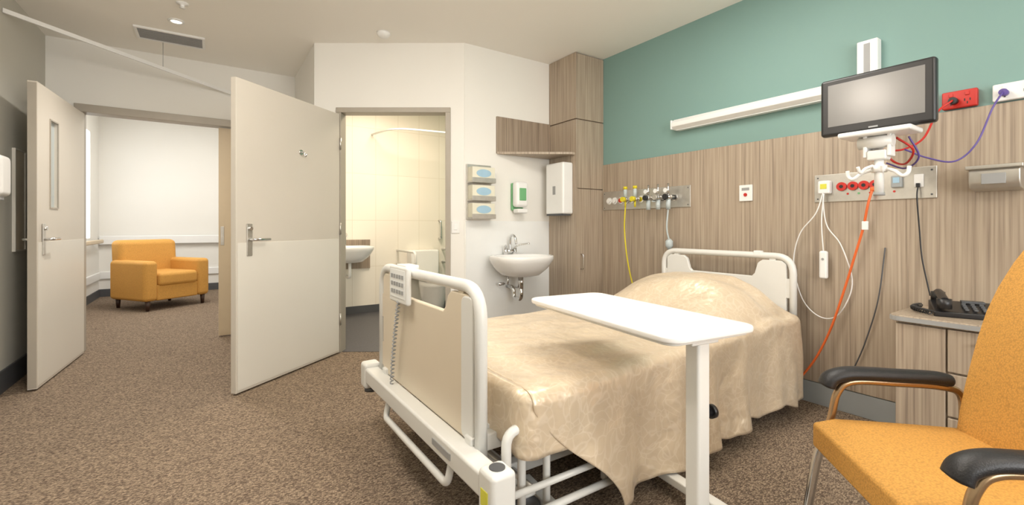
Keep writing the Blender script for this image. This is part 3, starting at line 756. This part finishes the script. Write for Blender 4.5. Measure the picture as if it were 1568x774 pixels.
def ss(a, b, x):
    t = max(0, min(1, (x-a)/(b-a))); return t*t*(3-2*t)
def nz(x, y, z=0, s=1): return noise.noise(Vector((x*s, y*s, z*s)))
def yn(x): return 1.195+.105*ss(.9, 2.9, x)
YF = 2.36
R = .045
def ztop(x, y):
    t = (y-1.83)/.55
    z = .580-.014*t*t
    bp = ss(2.15, 2.55, x)*(1-.75*ss(2.82, 3.0, x))
    ty_ = abs(y-1.84)/.50
    z += .215*bp*max(0, 1-ty_**3.2)
    z += .010*nz(x, y, 1.3, 3.2)+.006*nz(x*1.0, y*2.2, 4.1, 6)
    z += .012*math.sin(x*22+y*9+2*nz(x,y,2,3))*ss(2.0,2.35,x)*ss(1.15,1.45,y)*(1-ss(2.0,2.3,y))
    z += .004*math.sin(y*26+3*nz(x,y,5,1.5))*ss(.95,1.3,x)*(1-ss(1.9,2.3,x))
    return z
def spread():
    nu = 170
    sec = []
    for i in range(12): sec.append(('F', .26*(1-i/12)))
    for i in range(5): sec.append(('FA', i/5))
    nt_ = 60
    for i in range(nt_+1): sec.append(('T', i/nt_))
    for i in range(1, 6): sec.append(('NA', i/5))
    for i in range(1, 37): sec.append(('N', .44*i/36))
    V, F = [], []
    for k, t in sec:
        dd = t if k == 'N' else 0
        xm = .885+.38*ss(0, 1, dd/.44)**.8 if k == 'N' else .885
        for u in range(nu+1):
            x = xm+(2.975-xm)*(u/nu)
            a, b = yn(x)+R, YF-R
            if k == 'T':
                y = b+(a-b)*t; z = ztop(x, y)
            elif k == 'FA':
                an = t*math.pi/2; y = b+R*math.cos(an); z = ztop(x, b)-R+R*math.sin(an)
            elif k == 'F':
                y = b+R+.01*math.sin(x*9)*t/.26+.06*t/.26; z = ztop(x, b)-R-t
            elif k == 'NA':
                an = t*math.pi/2; y = a-R*math.sin(an); z = ztop(x, a)-R+R*math.cos(an)
            else:
                q = t/.44
                amp = .032*q**.9
                ph_ = x*15+2.2*math.sin(x*3.3)+.8*q
                y = a-R-.020*q+amp*math.sin(ph_)+.02*q*nz(x, t, 7, 3)-.010*q*math.sin(x*39+2*nz(x,0,3,2))
                z = ztop(x, a)-R-t*(1+.015*math.sin(x*7))+.006*math.sin(x*17)*q
                x += .014*q*math.cos(ph_)
            V.append((x, y, z))
    n1 = nu+1
    for i in range(len(sec)-1):
        for j in range(nu):
            a = i*n1+j; F.append((a, a+n1, a+n1+1, a+1))
    o = obj('bedspread', V, F, 'brocade', True)
    path = []
    yc = yn(.885)
    rc = .07
    for j in range(50): path.append((.850, 2.34+(yc+rc-2.34)*j/49, -1, 0))
    for j in range(1, 11):
        a = math.pi/2*j/10
        path.append((.850+rc-rc*math.cos(a), yc+rc-rc*math.sin(a), -math.cos(a), -math.sin(a)))
    for j in range(1, 12): path.append((.850+rc+.02*j, yc+.002*j, 0, -1))
    V, F = [], []
    ne = 16; rr = .035
    for e in range(ne+1):
        for j, (px, py, nx, ny_) in enumerate(path):
            E = .05+.13*(1-ss(1.25, 1.75, py))
            t = e/ne
            zt = ztop(.90, max(py, yc+R))-.006*ss(50, 60, j)
            if t < .25:
                an = t/.25*math.pi/2
                k = rr*(1-math.sin(an)); x = px-nx*k; y = py-ny_*k; z = zt-rr+rr*math.cos(an)
            else:
                q = (t-.25)/.75
                k = .008*math.sin(j*.5)*q+.006*q
                x = px+nx*k; y = py+ny_*k; z = zt-rr-E*q
            V.append((x, y, z))
    n2 = len(path)
    for e in range(ne):
        for j in range(n2-1):
            a = e*n2+j; F.append((a, a+n2, a+n2+1, a+1))
    f = obj('bedspread_foot', V, F, 'brocade', True)
    for q in (o, f):
        s = q.modifiers.new('s', 'SOLIDIFY'); s.thickness = .004; s.offset = 0
    return [o, f]
P += spread()
group('hospital_bed', P, (1.9, 1.84, 0))

# ------------------------------------------------------------ overbed table
tp = [prism('top', rrect(-.195, .195, -.42, .42, .055), 'XY', .782, .802, 'tabl', .006),
      prism('top_rim', rrect(-.18, .18, -.40, .40, .04), 'XY', .772, .782, 'bedw', .003),
      prism('column', rrect(-.027, .027, -.365, -.31, .010), 'XY', .06, .774, 'bedw', .002),
      box('top_bracket', -.06, .06, -.37, .05, .752, .773, 'bedw', .005),
      prism('base_beam', rrect(-.30, .30, -.375, -.30, .02), 'XY', .055, .095, 'bedw', .004),
      boxes('base_legs', [(-.30,-.25,-.37,.30,.055,.09),(.25,.30,-.37,.30,.055,.09)], 'bedw', .006),
      cyl('height_knob', (.02,-.335,.52), (.06,-.335,.52), .014, 'black'),
      cyl('height_knob_cap', (.06,-.335,.52), (.075,-.335,.52), .022, 'black')]
for i, (x, y) in enumerate(((-.275,-.335),(.275,-.335),(-.275,.27),(.275,.27))):
    tp.append(cyl('castor_%d' % i, (x-.012,y,.027), (x+.012,y,.027), .027, 'dgrey'))
group('overbed_table', tp, (1.32, 1.195, 0), math.radians(-6.5), world=False)

# ------------------------------------------------------------ patient chair, faces local -y
def pad(name, xs):
    pts = smoothp([(xs,.155,.615),(xs,.11,.622),(xs,.0,.622),(xs,-.08,.622),(xs,-.15,.618),(xs,-.195,.60),(xs,-.21,.57)], 6)
    n = len(pts)
    rad = []
    for i in range(n):
        t = i/(n-1); rad.append(.020+.004*t if 0 < i < n-1 else .010)
    return tube(name, pts, .02, 'vinylb', radii=rad, sx=1.55, sides=16)
cp = []
def seat():
    o = box('seat', -.26, .26, -.265, .25, .395, .475, 'orange')
    bm = bmesh.new(); bm.from_mesh(o.data)
    bmesh.ops.subdivide_edges(bm, edges=bm.edges[:], cuts=7, use_grid_fill=True)
    for v in bm.verts:
        u, w = v.co.x/.275, (v.co.y)/.27
        if v.co.z > .43:
            v.co.z += .018*(1-u*u)*(1-min(1,w*w))
        if w < -.7: v.co.z -= .02*((-.7-w)/.3)**2
    bm.to_mesh(o.data); bm.free()
    b = o.modifiers.new('b', 'BEVEL'); b.width = .03; b.segments = 5; b.limit_method = 'ANGLE'; b.angle_limit = .9
    for p in o.data.polygons: p.use_smooth = True
    return o
cp.append(seat())
def back():
    o = box('back', -.26, .26, 0, .085, .46, 1.24, 'orange')
    bm = bmesh.new(); bm.from_mesh(o.data)
    bmesh.ops.subdivide_edges(bm, edges=bm.edges[:], cuts=9, use_grid_fill=True)
    for v in bm.verts:
        u = v.co.x/.26; t = (v.co.z-.46)/.78
        v.co.x *= 1-.08*abs(2*t-1)**4
        y = v.co.y
        bulge = -.02*(1-u*u)*math.sin(math.pi*min(1, t*1.0)) if y < .04 else .01*(1-u*u)
        v.co.y = .130+y+.235*(v.co.z-.45)+bulge+.75*max(0, v.co.z-.78)**2
    bm.to_mesh(o.data); bm.free()
    b = o.modifiers.new('b', 'BEVEL'); b.width = .032; b.segments = 5; b.limit_method = 'ANGLE'; b.angle_limit = .9
    for p in o.data.polygons: p.use_smooth = True
    return o
cp.append(back())
for s, nm in ((-1, 'far'), (1, 'near')):
    x = s*.292
    cp.append(pad('armpad_'+nm, x))
    cp.append(tube('arm_frame_'+nm, smoothp([(x,-.285,.0),(x,-.265,.15),(x,-.235,.33),(x,-.195,.46),(x,-.175,.55),(x,-.13,.592),(x,0,.596),(x,.12,.594),(x,.18,.575),(x,.19,.50),(x,.185,.40),(x,.22,.25),(x,.33,.0)], 8), .012, 'bronze'))
    cp.append(tube('leg_sleeve_'+nm, smoothp([(x,-.287,0),(x,-.265,.15),(x,-.235,.33),(x,-.205,.43)], 8), .0145, 'chrome'))
    cp.append(tube('rear_leg_sleeve_'+nm, smoothp([(x,.187,.41),(x,.22,.25),(x,.33,.0)], 8), .0145, 'chrome'))
    cp.append(cyl('seat_link_'+nm, (x,-.215,.40), (s*.22,-.20,.40), .011, 'chrome'))
    cp.append(cyl('seat_link_rear_'+nm, (x,.19,.42), (s*.22,.18,.42), .011, 'chrome'))
cp.append(box('seat_pan', -.24, .24, -.22, .22, .375, .40, 'black', .005))
cp.append(box('back_link', -.2, .2, .18, .215, .39, .50, 'black', .005))
group('high_back_patient_chair', cp, (1.695, .332, 0), math.atan2(-.699, -.708), world=False)

# ------------------------------------------------------------ world + camera
w = bpy.data.worlds.new('sky'); S.world = w; w.use_nodes = True
bg = w.node_tree.nodes['Background']; bg.inputs['Color'].default_value = (.8,.88,1,1); bg.inputs['Strength'].default_value = 1.0
cam = bpy.data.cameras.new('camera'); co = bpy.data.objects.new('camera', cam); COL.objects.link(co)
cam.sensor_width = 36; cam.sensor_fit = 'HORIZONTAL'; cam.lens = 690/1568*36
cam.shift_y = -(387-347)/1568
cam.clip_start = .02
co.location = (0, 0, 1.12); co.rotation_euler = (math.radians(90), 0, -math.atan2(.556, .831))
S.camera = co
